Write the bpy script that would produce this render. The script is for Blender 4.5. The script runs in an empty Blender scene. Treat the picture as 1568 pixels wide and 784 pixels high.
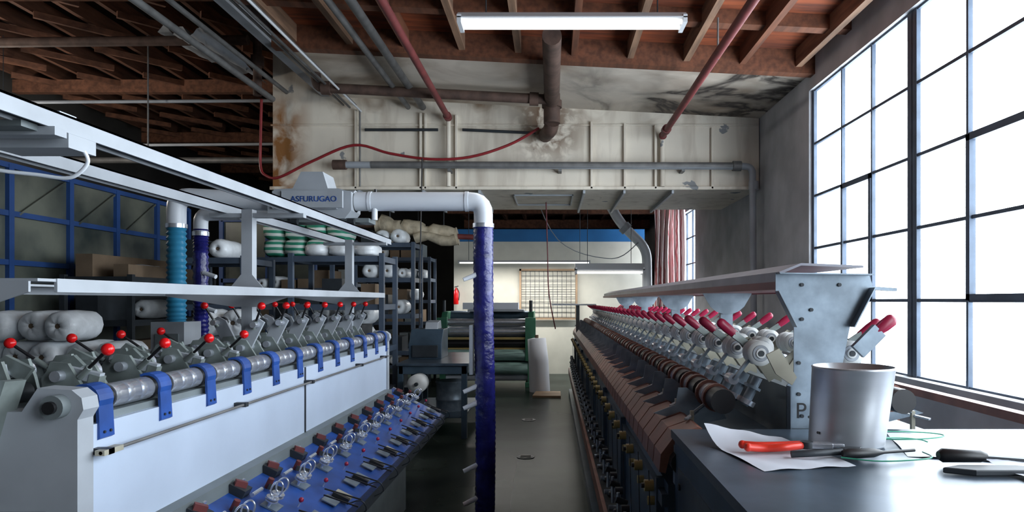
import bpy, bmesh, math, random
from mathutils import Vector, Matrix
random.seed(7)
S = bpy.context.scene
S.view_settings.view_transform = 'Standard'

# ------------------------------------------------------------------ materials
def mat(name, col, rough=0.6, metal=0.0, var=0.15, scale=6.0, bump=0.0, col2=None, lo=0.35, hi=0.65, stretch=None, detail=6):
    m = bpy.data.materials.new(name); m.use_nodes = True
    nt = m.node_tree; b = nt.nodes['Principled BSDF']
    b.inputs['Roughness'].default_value = rough
    b.inputs['Metallic'].default_value = metal
    tc = nt.nodes.new('ShaderNodeTexCoord'); mp = nt.nodes.new('ShaderNodeMapping')
    if stretch: mp.inputs['Scale'].default_value = stretch
    nt.links.new(tc.outputs['Object'], mp.inputs['Vector'])
    n = nt.nodes.new('ShaderNodeTexNoise'); n.inputs['Scale'].default_value = scale; n.inputs['Detail'].default_value = detail
    nt.links.new(mp.outputs['Vector'], n.inputs['Vector'])
    r = nt.nodes.new('ShaderNodeValToRGB')
    c2 = col2 if col2 else tuple(c*(1-var) for c in col)
    r.color_ramp.elements[0].position = lo; r.color_ramp.elements[0].color = (*c2, 1)
    r.color_ramp.elements[1].position = hi; r.color_ramp.elements[1].color = (*col, 1)
    nt.links.new(n.outputs['Fac'], r.inputs['Fac'])
    nt.links.new(r.outputs['Color'], b.inputs['Base Color'])
    if bump:
        bp = nt.nodes.new('ShaderNodeBump'); bp.inputs['Strength'].default_value = bump; bp.inputs['Distance'].default_value = 0.02
        nt.links.new(n.outputs['Fac'], bp.inputs['Height']); nt.links.new(bp.outputs['Normal'], b.inputs['Normal'])
    return m

def emis(name, col, s):
    m = bpy.data.materials.new(name); m.use_nodes = True
    b = m.node_tree.nodes['Principled BSDF']
    b.inputs['Base Color'].default_value = (*col, 1)
    b.inputs['Emission Color'].default_value = (*col, 1); b.inputs['Emission Strength'].default_value = s
    return m

M = {}
M['white_panel'] = mat('painted_white_steel', (.48,.56,.69), .42, .0, .10, 3)
M['lightgrey'] = mat('light_grey_paint', (.37,.40,.44), .48, 0, .18, 5)
M['shelfgrey'] = mat('shelf_grey_paint', (.30,.30,.35), .45, .1, .2, 5)
M['midgrey'] = mat('grey_paint', (.18,.21,.22), .5, .1, .25, 5)
M['greygreen'] = mat('cast_grey_green', (.25,.29,.28), .40, .25, .35, 12)
M['darkgrey'] = mat('dark_steel', (.035,.042,.05), .5, .3, .3, 8)
M['black'] = mat('black_rubber', (.012,.012,.014), .4, 0, .2, 8)
M['blue'] = mat('blue_enamel', (.020,.085,.36), .40, 0, .4, 9)
M['silver'] = mat('brushed_silver', (.70,.74,.82), .25, .75, .2, 20)
M['can'] = mat('spun_aluminium', (.52,.54,.57), .38, .7, .08, 5, stretch=(1,1,5))
M['galv'] = mat('galvanised_sheet', (.26,.32,.38), .4, .45, .35, 14)
M['red'] = mat('red_ball', (.75,.01,.012), .2, 0, .1, 5)
M['crimson'] = mat('crimson_plastic', (.36,.012,.055), .35, 0, .2, 9)
M['crimson2'] = mat('maroon_strip', (.16,.02,.03), .45, 0, .2, 9)
M['spool'] = mat('white_spool_plastic', (.72,.73,.72), .4, 0, .12, 9)
M['beige'] = mat('beige_plate', (.42,.40,.32), .5, .2, .2, 9)
M['brown'] = mat('brown_cover', (.27,.11,.075), .5, 0, .45, 7)
M['copper'] = mat('copper_rim', (.18,.07,.05), .4, .3, .3, 9)
M['bluegrey'] = mat('blue_grey_steel', (.065,.105,.15), .38, .3, .35, 5)
M['bluegrey_top'] = mat('blue_grey_table_top', (.09,.125,.17), .3, .4, .4, 7)
M['yellow'] = mat('yellow_wheel', (.42,.32,.12), .5, 0, .2, 9)
M['pvc'] = mat('white_pvc', (.70,.74,.80), .35, 0, .06, 3)
M['hoseblue'] = mat('violet_blue_hose', (.020,.022,.18), .2, 0, .5, 14, .6)
M['hoseteal'] = mat('teal_hose', (.03,.22,.38), .35, 0, .2, 12)
M['rust'] = mat('rusty_pipe', (.11,.065,.05), .75, .1, .5, 8, .2)
M['redpipe'] = mat('red_oxide_pipe', (.17,.033,.033), .6, 0, .3, 8)
M['greypipe'] = mat('grey_pipe', (.18,.18,.18), .55, .3, .35, 7)
M['hose_red'] = mat('red_air_hose', (.25,.02,.025), .4, 0, .2, 7)
M['wood'] = mat('reddish_joist_wood', (.17,.06,.028), .75, 0, .5, 3, .1, stretch=(6,.6,6))
M['woodlight'] = mat('pale_joist_wood', (.27,.155,.095), .75, 0, .5, 3, .1, stretch=(6,.6,6))
M['deck'] = mat('ceiling_boards', (.28,.065,.018), .8, 0, .5, 2, .1, col2=(.085,.02,.008), stretch=(.8,6,1))
M['wooddark'] = mat('dark_roof_wood', (.17,.07,.038), .85, 0, .5, 3, 0, stretch=(5,.6,5))
M['roofdark'] = mat('dark_roof_deck', (.025,.015,.011), .9, 0, .5, 2)
M['bag'] = mat('plastic_wrapped_yarn', (.82,.86,.90), .28, 0, .22, 9, .35)
M['bag2'] = mat('cream_bag', (.58,.50,.37), .6, 0, .4, 9, .8)
M['carton'] = mat('carton', (.18,.125,.08), .8, 0, .3, 4)
M['paper'] = mat('paper', (.66,.70,.78), .6, 0, .05, 3)
M['greenm'] = mat('green_machine_paint', (.04,.17,.10), .45, 0, .3, 5)
M['cyan'] = mat('pale_aqua_web', (.36,.56,.52), .4, .0, .5, 4, stretch=(1,1,12))
M['creamwall'] = mat('cream_wall', (.60,.59,.52), .8, 0, .18, 2)
M['bluetrim'] = mat('blue_wall_band', (.012,.14,.38), .6, 0, .2, 2)
M['wallr'] = mat('whitewashed_concrete', (.46,.48,.51), .85, 0, .28, 2.2, .2)
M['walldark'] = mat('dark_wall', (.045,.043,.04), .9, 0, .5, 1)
M['wallrear'] = mat('grey_rear_wall', (.16,.16,.16), .9, 0, .3, 1)
M['pane'] = mat('dusty_plastic_pane', (.15,.16,.13), .28, 0, .5, 1.6, .15, col2=(.03,.04,.04))
M['frameblue'] = mat('blue_partition_frame', (.02,.07,.24), .5, 0, .3, 3)
M['sash'] = mat('steel_sash', (.07,.10,.15), .55, .1, .3, 8)
M['rackblue'] = mat('rack_blue_grey', (.08,.11,.16), .5, .2, .3, 5)
M['orangered'] = mat('red_handle', (.75,.04,.02), .35, 0, .1, 5)
M['greenwire'] = mat('green_wire', (.05,.35,.22), .4)
M['plywood'] = mat('plywood', (.35,.24,.15), .7, 0, .3, 4)
M['tube'] = emis('fluorescent_tube', (1,.98,.95), 2.5)
M['lampwhite'] = mat('lamp_housing', (.55,.57,.60), .5, 0, .05, 3)

m = mat('sealed_concrete', (.036,.048,.040), .22, 0, .4, 1.3, .03, col2=(.013,.018,.016)); M['floor'] = m
m.node_tree.nodes['Principled BSDF'].inputs['Specular IOR Level'].default_value = .03
nt = m.node_tree; n2 = nt.nodes.new('ShaderNodeTexNoise'); n2.inputs['Scale'].default_value = 3
mr = nt.nodes.new('ShaderNodeMapRange'); mr.inputs['To Min'].default_value = .14; mr.inputs['To Max'].default_value = .40
nt.links.new(n2.outputs['Fac'], mr.inputs['Value']); nt.links.new(mr.outputs['Result'], nt.nodes['Principled BSDF'].inputs['Roughness'])

def add_stain(m, scale, lo, hi, col, dist=0.0, masks=(), detail=4, stretch=None):
    nt = m.node_tree; b = nt.nodes['Principled BSDF']
    src = b.inputs['Base Color'].links[0].from_socket
    tc = nt.nodes.new('ShaderNodeTexCoord')
    n = nt.nodes.new('ShaderNodeTexNoise'); n.inputs['Scale'].default_value = scale; n.inputs['Detail'].default_value = detail
    n.inputs['Distortion'].default_value = dist
    mp = nt.nodes.new('ShaderNodeMapping')
    if stretch: mp.inputs['Scale'].default_value = stretch
    nt.links.new(tc.outputs['Object'], mp.inputs['Vector']); nt.links.new(mp.outputs['Vector'], n.inputs['Vector'])
    r = nt.nodes.new('ShaderNodeValToRGB')
    r.color_ramp.elements[0].position = lo; r.color_ramp.elements[0].color = (0,0,0,1)
    r.color_ramp.elements[1].position = hi; r.color_ramp.elements[1].color = (1,1,1,1)
    nt.links.new(n.outputs['Fac'], r.inputs['Fac'])
    fac = r.outputs['Color']
    for (axis, f0, f1) in masks:
        sp = nt.nodes.new('ShaderNodeSeparateXYZ'); nt.links.new(tc.outputs['Object'], sp.inputs[0])
        mr = nt.nodes.new('ShaderNodeMapRange'); mr.inputs['From Min'].default_value = f0; mr.inputs['From Max'].default_value = f1
        nt.links.new(sp.outputs[axis], mr.inputs['Value'])
        mu = nt.nodes.new('ShaderNodeMath'); mu.operation = 'MULTIPLY'
        nt.links.new(fac, mu.inputs[0]); nt.links.new(mr.outputs['Result'], mu.inputs[1]); fac = mu.outputs[0]
    mx = nt.nodes.new('ShaderNodeMixRGB'); nt.links.new(fac, mx.inputs['Fac'])
    nt.links.new(src, mx.inputs['Color1']); mx.inputs['Color2'].default_value = (*col, 1)
    nt.links.new(mx.outputs['Color'], b.inputs['Base Color'])
    return r

M['duct'] = mat('painted_duct_sheet', (.74,.68,.58), .7, 0, .14, 1.2, .05)
add_stain(M['duct'], 2.0, .50, .85, (.42,.36,.29), .5, (), 5, (3, 3, .5))
add_stain(M['duct'], 2.6, .68, .69, (.22,.23,.24))
add_stain(M['duct'], 6, .30, .55, (.24,.10,.025), .6, (('X', -2.95, -3.25), ('Z', 4.15, 3.8)), 6, (.6, 1, .6))
add_stain(M['duct'], 3, .45, .7, (.22,.14,.08), .6, (('Z', 3.55, 3.95), ('X', -2.9, -2.5)))
add_stain(M['duct'], 7, .38, .55, (.14,.08,.045), .8, (('X', -.55, -.15), ('X', .45, .05), ('Z', 3.15, 3.5)))
M['plaster'] = mat('stained_plaster', (.66,.59,.50), .85, 0, .2, 1.5)
add_stain(M['plaster'], .9, .45, .75, (.22,.145,.09), .8)
r = add_stain(M['plaster'], .8, .50, .53, (.035,.028,.024), .9, (('X', -.1, 1.1),), detail=7)
cr = r.color_ramp
while len(cr.elements) > 1: cr.elements.remove(cr.elements[-1])
cr.elements[0].position = .42; cr.elements[0].color = (0,0,0,1)
for p, v in ((.48, .25), (.515, .55), (.535, 1), (.55, .85), (.575, .25), (.64, .15), (.68, 0)):
    e = cr.elements.new(p); e.color = (v, v, v, 1)

def striped(name, c1, c2, scale, direction='Z', p0=.45, p1=.55, dist=1.2):
    m = bpy.data.materials.new(name); m.use_nodes = True; nt = m.node_tree; b = nt.nodes['Principled BSDF']
    tc = nt.nodes.new('ShaderNodeTexCoord'); w = nt.nodes.new('ShaderNodeTexWave'); w.bands_direction = direction
    w.inputs['Scale'].default_value = scale; w.inputs['Distortion'].default_value = dist
    nt.links.new(tc.outputs['Object'], w.inputs['Vector'])
    r = nt.nodes.new('ShaderNodeValToRGB'); r.color_ramp.elements[0].position = p0; r.color_ramp.elements[1].position = p1
    r.color_ramp.elements[0].color = (*c1, 1); r.color_ramp.elements[1].color = (*c2, 1)
    nt.links.new(w.outputs['Fac'], r.inputs['Fac']); nt.links.new(r.outputs['Color'], b.inputs['Base Color'])
    b.inputs['Roughness'].default_value = .6
    return m
M['stripe'] = striped('green_striped_sack', (.03,.27,.17), (.72,.76,.72), 4.2)
M['curtain'] = striped('pink_striped_curtain', (.50,.12,.13), (.90,.74,.72), 4.0, 'X', .06, .28, 2.5)

g = bpy.data.materials.new('dusty_window_glass'); g.use_nodes = True; nt = g.node_tree
for n in list(nt.nodes): nt.nodes.remove(n)
o = nt.nodes.new('ShaderNodeOutputMaterial'); mx = nt.nodes.new('ShaderNodeMixShader'); mx.inputs[0].default_value = .06
t = nt.nodes.new('ShaderNodeBsdfTransparent'); gl = nt.nodes.new('ShaderNodeBsdfGlossy'); gl.inputs['Roughness'].default_value = .2
nt.links.new(t.outputs[0], mx.inputs[1]); nt.links.new(gl.outputs[0], mx.inputs[2]); nt.links.new(mx.outputs[0], o.inputs[0])
M['glass'] = g

# ------------------------------------------------------------------ mesh builder
class B:
    def __init__(s, name): s.name = name; s.v = []; s.f = []; s.fm = []; s.fs = []; s.ms = []
    def mi(s, m):
        m = M[m]
        if m not in s.ms: s.ms.append(m)
        return s.ms.index(m)
    def add(s, vs, fs, m, smooth=False):
        o = len(s.v); i = s.mi(m); s.v += [tuple(p) for p in vs]
        for f in fs:
            s.f.append(tuple(o+k for k in f)); s.fm.append(i); s.fs.append(smooth)
    def box(s, x0, x1, y0, y1, z0, z1, m):
        vs = [(x, y, z) for x in (x0, x1) for y in (y0, y1) for z in (z0, z1)]
        s.add(vs, [(0,1,3,2),(4,6,7,5),(0,4,5,1),(2,3,7,6),(0,2,6,4),(1,5,7,3)], m)
    def frame(s, d):
        d = d.normalized(); up = Vector((0,0,1)) if abs(d.z) < .95 else Vector((0,1,0))
        a = d.cross(up).normalized(); return a, a.cross(d).normalized()
    def bar(s, p0, p1, w, h, m):
        p0 = Vector(p0); p1 = Vector(p1); a, c = s.frame(p1-p0)
        vs = []
        for p in (p0, p1):
            for sa, sc in ((-1,-1),(1,-1),(1,1),(-1,1)): vs.append(p+a*w/2*sa+c*h/2*sc)
        s.add(vs, [(0,3,2,1),(4,5,6,7),(0,1,5,4),(1,2,6,5),(2,3,7,6),(3,0,4,7)], m)
    def blade(s, p0, p1, w, t, m):
        p0 = Vector(p0); p1 = Vector(p1); d = (p1-p0).normalized(); a = Vector((0,1,0)); a = (a-d*a.dot(d)).normalized(); c = a.cross(d).normalized(); L = (p1-p0).length
        prof = [(0,.55),(.12,.8),(.5,1),(.85,1),(.95,.8),(1,.4)]
        vs = []
        for (q, k) in prof:
            for k2 in range(10):
                th = 2*math.pi*k2/10; vs.append(p0+d*L*q+a*(t/2*k*math.cos(th))+c*(w/2*k*math.sin(th)))
        fs = [(i*10+k, i*10+(k+1) % 10, (i+1)*10+(k+1) % 10, (i+1)*10+k) for i in range(5) for k in range(10)]
        fs += [tuple(range(10)), tuple(range(50, 60))]
        s.add(vs, fs, m, True)
    def cyl(s, p0, p1, r0, m, r1=None, n=16, cap=True):
        if r1 is None: r1 = r0
        s.loft([(p0, r0), (p1, r1)], m, n, cap)
    def loft(s, rings, m, n=16, cap=True, fixed=None):
        P = [Vector(p) for p, _ in rings]; vs = []
        a, c = s.frame(fixed if fixed else (P[1]-P[0]))
        for i, (p, r) in enumerate(rings):
            d = (P[min(i+1, len(P)-1)]-P[max(i-1, 0)])
            if d.length > 1e-7 and not fixed:
                d.normalize(); a = (a-d*a.dot(d)).normalized(); c = a.cross(d).normalized()
            for k in range(n):
                t = 2*math.pi*k/n; vs.append(P[i]+a*math.cos(t)*r+c*math.sin(t)*r)
        fs = []
        for i in range(len(rings)-1):
            for k in range(n):
                k2 = (k+1) % n; fs.append((i*n+k, i*n+k2, (i+1)*n+k2, (i+1)*n+k))
        s.add(vs, fs, m, True)
        if cap:
            L = len(rings)-1
            s.add(vs[:n], [tuple(range(n))[::-1]], m); s.add(vs[L*n:], [tuple(range(n))], m)
    def tube(s, pts, r, m, n=10, sub=6, cor=0.0, pitch=.03, cap=True):
        P = [Vector(p) for p in pts]; Q = []
        for i in range(len(P)-1):
            p0 = P[max(i-1,0)]; p1 = P[i]; p2 = P[i+1]; p3 = P[min(i+2, len(P)-1)]
            k = sub if not cor else max(2, int((p2-p1).length/(pitch/2)))
            for j in range(k):
                t = j/k
                Q.append(.5*((2*p1)+(p2-p0)*t+(2*p0-5*p1+4*p2-p3)*t*t+(3*p1-p0-3*p2+p3)*t**3))
        Q.append(P[-1])
        s.loft([(q, r+(cor if j % 2 else -cor) if cor else r) for j, q in enumerate(Q)], m, n, cap)
    def poly(s, path, r, m, n=12):
        P = [Vector(p) for p in path]; Q = [P[0]]
        for i in range(1, len(P)-1):
            a = (P[i-1]-P[i]); b_ = (P[i+1]-P[i]); e = min(r*2.2, a.length*.45, b_.length*.45)
            A = P[i]+a.normalized()*e; C = P[i]+b_.normalized()*e
            for t in (0,.2,.4,.6,.8,1): Q.append(A*(1-t)**2+P[i]*2*t*(1-t)+C*t*t)
        Q.append(P[-1]); s.loft([(q, r) for q in Q], m, n)
    def prism(s, pts, a0, a1, m, plane='XZ'):
        def P(p, a):
            return (p[0], a, p[1]) if plane == 'XZ' else ((a, p[0], p[1]) if plane == 'YZ' else (p[0], p[1], a))
        n = len(pts); vs = [P(p, a0) for p in pts]+[P(p, a1) for p in pts]
        s.add(vs, [tuple(range(n)), tuple(range(2*n-1, n-1, -1))]+[(k, n+k, n+(k+1) % n, (k+1) % n) for k in range(n)], m)
    def ball(s, c, r, m, n=16, rings=10, jit=0.0, power=1.0, wr=0.0):
        if not hasattr(r, '__len__'): r = (r, r, r)
        o1, o2 = random.uniform(0, 6), random.uniform(0, 6)
        vs = [(c[0], c[1], c[2]+r[2])]
        def sp(v): return math.copysign(abs(v)**power, v)
        for i in range(1, rings):
            ph = math.pi*i/rings
            for k in range(n):
                th = 2*math.pi*k/n; j = 1+random.uniform(-jit, jit)+wr*(math.sin(5*th+o1+2*ph)+.7*math.sin(9*ph+o2+th))
                vs.append((c[0]+r[0]*j*sp(math.sin(ph))*sp(math.cos(th)), c[1]+r[1]*j*sp(math.sin(ph))*sp(math.sin(th)), c[2]+r[2]*j*sp(math.cos(ph))))
        vs.append((c[0], c[1], c[2]-r[2])); L = len(vs)-1
        fs = [(0, 1+k, 1+(k+1) % n) for k in range(n)]
        for i in range(rings-2):
            for k in range(n):
                a = 1+i*n; fs.append((a+k, a+n+k, a+n+(k+1) % n, a+(k+1) % n))
        a = 1+(rings-2)*n; fs += [(a+k, L, a+(k+1) % n) for k in range(n)]
        s.add(vs, fs, m, True)
    def roll(s, c, r, L, m, n=24, core=True):
        o1, o2, o3 = [random.uniform(0, 6) for _ in range(3)]
        prof = [(.05,.16),(.012,.24),(0,.45),(.03,.78),(.10,.95),(.3,1.0),(.5,1.01),(.7,1.0),(.88,.96),(.96,.78),(.99,.45),(1,.12)]
        vs = []
        for i, (t, q) in enumerate(prof):
            for k in range(n):
                th = 2*math.pi*k/n
                j = 1+.02*math.sin(3*th+o1+t*5)+.018*math.sin(11*th+o2-t*9)+.02*math.sin(t*22+o3+th)
                vs.append((c[0]+r*q*j*math.cos(th), c[1]-L/2+L*t+.008*math.sin(7*th+o2)*(1-q), c[2]+r*q*j*math.sin(th)*.96))
        fs = []
        for i in range(len(prof)-1):
            for k in range(n): fs.append((i*n+k, i*n+(k+1) % n, (i+1)*n+(k+1) % n, (i+1)*n+k))
        fs.append(tuple(range((len(prof)-1)*n, len(prof)*n)))
        s.add(vs, fs, m, True)
        if core: s.cyl((c[0], c[1]-L/2+.02, c[2]), (c[0], c[1]-L/2+.06, c[2]), r*.17, 'carton', n=10)
    def build(s, bevel=0.0, parent=None):
        me = bpy.data.meshes.new(s.name); me.from_pydata(s.v, [], s.f)
        for m in s.ms: me.materials.append(m)
        for p, i, sm in zip(me.polygons, s.fm, s.fs): p.material_index = i; p.use_smooth = sm
        bm = bmesh.new(); bm.from_mesh(me); bmesh.ops.recalc_face_normals(bm, faces=bm.faces); bm.to_mesh(me); bm.free()
        ob = bpy.data.objects.new(s.name, me); S.collection.objects.link(ob)
        if bevel:
            md = ob.modifiers.new('bevel', 'BEVEL'); md.width = bevel; md.segments = 2; md.limit_method = 'ANGLE'; md.angle_limit = math.radians(50)
        if parent: ob.parent = parent
        return ob

# ------------------------------------------------------------------ room shell
XR = 2.6
b = B('floor'); b.box(-8.6, 2.9, -2.6, 22.2, -.12, 0, 'floor'); b.build()
sill = .94; wtop = 3.60
b = B('wall_right')
b.box(XR-.02, XR+.28, -2.6, 22.2, 0, sill, 'wallr')
b.box(XR-.02, XR+.28, -2.6, 11.9, wtop, 5.4, 'wallr')
b.box(XR-.02, XR+.28, 6.88, 12.35, sill, wtop, 'wallr')
b.box(XR-.02, XR+.28, 11.9, 22.2, 3.2, 5.4, 'wallr')
b.box(XR-.02, XR+.28, 12.35, 14.0, sill, 1.2, 'wallr')
b.box(XR-.02, XR+.28, 14.0, 22.2, sill, 3.2, 'wallr')
b.box(XR-.02, XR+.28, -2.6, -2.0, sill, wtop, 'wallr')
b.box(XR-.02, XR+.28, .55, 1.15, sill, wtop, 'wallr')
b.build()
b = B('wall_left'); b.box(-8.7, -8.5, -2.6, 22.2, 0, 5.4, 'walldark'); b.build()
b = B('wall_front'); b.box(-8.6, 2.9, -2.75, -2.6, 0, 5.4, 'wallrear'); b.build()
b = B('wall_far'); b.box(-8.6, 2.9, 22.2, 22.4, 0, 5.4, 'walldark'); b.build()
b = B('wall_back')
b.box(-2.0, 1.87, 14.0, 14.15, 0, 2.70, 'creamwall'); b.box(-2.02, 1.89, 13.97, 14.17, 2.70, 2.95, 'bluetrim')
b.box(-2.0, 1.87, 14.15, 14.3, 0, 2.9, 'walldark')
b.build()
b = B('trim_window_sill'); b.box(XR-.06, XR+.1, 1.1, 6.95, sill-.04, sill+.005, 'wallr'); b.build(.004)

def window(name, ys, zs, x, main=(), vent=None):
    b = B(name); y0, y1 = ys[0], ys[-1]; z0, z1 = zs[0], zs[-1]
    for y in ys:
        w = .034 if y in (y0, y1) or y in main else .012
        b.box(x-.01, x+.02, y-w, y+w, z0, z1, 'sash')
    for z in zs:
        w = .018 if z in (z0, z1) else .012
        b.box(x-.005, x+.02, y0, y1, z-w, z+w, 'sash')
    if vent:
        for (a, c, d, e) in vent:
            for y in (a+.02, c-.02): b.box(x-.02, x+.02, y-.02, y+.02, d, e, 'sash')
            for z in (d+.02, e-.02): b.box(x-.02, x+.02, a, c, z-.02, z+.02, 'sash')
            b.box(x-.06, x-.02, (a+c)/2-.05, (a+c)/2+.01, d+.05, d+.07, 'rust')
            b.cyl((x-.05, (a+c)/2-.03, d+.03), (x-.05, (a+c)/2-.03, d+.1), .012, 'rust')
    b.box(x+.008, x+.012, y0, y1, z0, z1, 'glass')
    return b.build()
k = XR
zs = [sill, 1.5, 1.5+.2*k, 1.5+.4*k, 1.5+.6*k, wtop]
window('window_1', [5.0, 5.60, 6.18, 6.86], zs, XR+.02, vent=[(5.60, 6.18, 1.5, 1.5+.4*k)])
window('window_2', [3.1, 3.72, 4.31, 4.94], zs, XR+.02, vent=[(3.1, 4.31, 1.5, 1.5+.4*k)])
window('window_3', [1.15, 1.8, 2.42, 3.04], zs, XR+.02)
window('window_4', [-2.0, -1.36, -.73, -.09, .55], zs, XR+.02)
window('window_5', [12.35, 12.9, 13.45, 14.0], [1.2, 1.7, 2.2, 2.7, 3.2], XR+.05)

def zc(x): return 3.78+.05*(XR-x)
b = B('ceiling')
XL = -2.75
b.prism([(XL, zc(XL)+.17), (XR, zc(XR)+.17), (XR, zc(XR)+.25), (XL, zc(XL)+.25)], -2.6, 6.9, 'deck')
x = 2.42; i = 0
while x > XL:
    mm = 'woodlight' if i % 3 != 1 else 'wood'
    b.prism([(x-.03, zc(x)), (x+.03, zc(x)), (x+.03, zc(x)+.18), (x-.03, zc(x)+.18)], -2.6, 6.75, mm); x -= .55; i += 1
for y0, dz in ((6.72, -.06), (5.9, .05), (4.3, 0), (2.5, 0)):
    b.prism([(XL, zc(XL)+dz), (XR, zc(XR)+dz), (XR, zc(XR)+.17), (XL, zc(XL)+.17)], y0, y0+.12, 'wood')
b.box(XL-.1, XL, -2.6, 8.5, zc(XL)-.02, 5.4, 'wallr')
b.prism([(XL, zc(XL)-.02), (XR, zc(XR)-.02), (XR, zc(XR)+.25), (XL, zc(XL)+.25)], 6.84, 10.4, 'plaster')
b.build()

b = B('roof')
b.box(-8.6, 2.9, -2.6, 22.3, 5.4, 5.5, 'roofdark')
b.box(-8.6, 2.9, -2.6, 22.3, 5.18, 5.22, 'roofdark')
x = -8.3
while x < -2.9:
    b.box(x-.03, x+.03, -2.6, 22.2, 4.98, 5.18, 'wooddark'); x += .5
y = 7.4
while y < 22:
    b.box(-8.5, 2.5 if y > 10.6 else -2.9, y, y+.12, 4.78, 4.98, 'wooddark'); y += 3.4
xx = -8.2
while xx < -3:
    yy = 6.0
    while yy < 21:
        b.bar((xx, yy, 4.92), (xx+.75, yy+.8, 4.92), .05, .08, 'wooddark'); yy += 1.1
    xx += 1.0
b.build()
b = B('ceiling_rear_bay')
b.box(-2.3, 2.6, 10.5, 22.2, 3.75, 3.85, 'wooddark')
x = -2.2
while x < 2.6:
    b.box(x-.03, x+.03, 10.5, 22.2, 3.6, 3.75, 'wooddark'); x += .5
for y in (12.5, 15, 18): b.box(-2.3, 2.6, y, y+.15, 3.4, 3.62, 'wooddark')
b.build()

b = B('ventilation_duct')
D0, D1, zb = 8.5, 10.4, 2.876
b.prism([(-3.46, zb), (XR-.03, zb), (XR-.03, zc(XR)-.02), (XL-.1, zc(XL)), (XL-.1, 4.95), (-3.46, 4.95)], D0, D1, 'duct')
for X in (-2.42, -1.62, -1.56, -1.18, .49, .9, 1.28, 1.98):
    b.box(X-.014, X+.014, D0-.05, D0, zb, zc(X)-.18, 'duct')
b.box(-3.48, 2.55, D0-.05, D0, zb-.01, zb+.03, 'duct')
b.box(-3.48, 2.55, D0-.02, D0, 3.66, 3.68, 'duct')
for X in (-2.4, -1.6, -.9, .4, .9, 1.5):
    b.box(X-.015, X+.015, D0, D1, zb-.05, zb, 'lightgrey')
b.box(-.5, .28, D0+.4, D0+.42, zb-.02, zb, 'lightgrey'); b.box(-.5, .28, D0+1.3, D0+1.32, zb-.02, zb, 'lightgrey')
b.box(-.5, -.48, D0+.4, D0+1.32, zb-.02, zb, 'lightgrey'); b.box(.26, .28, D0+.4, D0+1.32, zb-.02, zb, 'lightgrey')
b.build(.004)

b = B('steam_pipe')
b.cyl((0, 7.9, 3.54), (0, 7.9, 3.88), .095, 'rust', n=20); b.cyl((0, 7.9, 3.72), (0, 7.9, 3.8), .115, 'rust', n=20)
b.cyl((0, 5.9, 3.78), (0, 7.9, 3.78), .085, 'rust')
b.tube([(0, 7.9, 3.55), (-.02, 8.0, 3.49), (-.06, 8.3, 3.52), (-.08, 8.49, 3.54)], .085, 'rust', n=14)
b.poly([(-.02, 7.75, 3.77), (-2.6, 7.6, 3.86), (-2.62, 7.6, 4.02)], .055, 'rust', 14)
for X in (-.15, -2.45): b.cyl((X, 7.74 if X > -1 else 7.61, 3.77 if X > -1 else 3.853), (X-.1, 7.74 if X > -1 else 7.61, 3.775 if X > -1 else 3.858), .075, 'rust')
b.build()
b = B('sprinkler_pipe')
b.cyl((-1.27, 1, 3.74), (-1.27, 8.42, 3.74), .036, 'redpipe'); b.cyl((-1.27, 8.3, 3.74), (-1.27, 8.4, 3.74), .05, 'redpipe')
b.cyl((-1.27, 8.42, 3.74), (-1.27, 8.42, 2.9), .028, 'duct')
b.build()
b = B('sprinkler_pipe')
b.poly([(1.38, 1, 3.56), (1.36, 8.38, 3.52)], .036, 'redpipe'); b.ball((1.36, 8.40, 3.52), .05, 'redpipe')
b.cyl((1.36, 8.43, 3.5), (1.36, 8.43, 2.9), .030, 'duct')
b.cyl((1.36, 8.1, 3.53), (1.36, 8.2, 3.53), .055, 'redpipe'); b.cyl((1.38, 5.7, 3.5), (1.38, 5.7, 3.85), .008, 'greypipe')
b.build()
b = B('conduit_bundle')
for X, z, r, mm in ((-1.62, 3.9, .04, 'greypipe'), (-1.8, 3.9, .03, 'greypipe'), (-2.45, 3.93, .014, 'greypipe'), (-2.52, 3.9, .014, 'greypipe'), (-2.6, 3.93, .014, 'greypipe'), (-2.38, 3.85, .012, 'lampwhite')):
    b.cyl((X, 1, z), (X+.03, 8.45, z-.02), r, mm, n=10)
b.poly([(-2.36, 8.43, 3.85), (-2.36, 8.43, 2.9)], .012, 'greypipe')
b.poly([(-2.3, 8.44, 3.60), (-1.4, 8.44, 3.60)], .018, 'darkgrey'); b.poly([(-1.1, 8.44, 3.60), (-.2, 8.44, 3.56)], .018, 'darkgrey')
b.build()
b = B('water_pipe')
b.poly([(-2.57, 8.34, 3.15), (2.44, 8.34, 3.13), (2.46, 8.36, 1.0)], .042, 'lightgrey')
b.cyl((-2.66, 8.34, 3.15), (-2.5, 8.34, 3.15), .06, 'rust'); b.cyl((-2.2, 8.34, 3.15), (2.2, 8.34, 3.135), .044, 'greypipe')
b.cyl((2.2, 8.34, 3.134), (2.3, 8.34, 3.132), .062, 'greypipe'); b.cyl((2.46, 8.36, 2.95), (2.46, 8.36, 2.85), .06, 'lightgrey')
for X in (-1.25, .1, 1.6): b.box(X-.02, X+.02, 8.34, 8.5, 3.07, 3.1, 'greypipe')
b.build()
b = B('air_hose')
b.tube([(-3.54, 8.36, 3.95), (-3.55, 8.36, 3.5), (-3.55, 8.36, 3.13), (-3.48, 8.34, 3.02), (-3.3, 8.30, 2.99), (-2.9, 8.26, 3.17), (-2.385, 8.26, 3.37), (-1.95, 8.26, 3.27), (-1.47, 8.25, 3.2), (-.99, 8.25, 3.225), (-.52, 8.25, 3.37), (-.15, 8.2, 3.56)], .017, 'hose_red', n=8)
b.build()
b = B('overhead_pipework')
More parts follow.
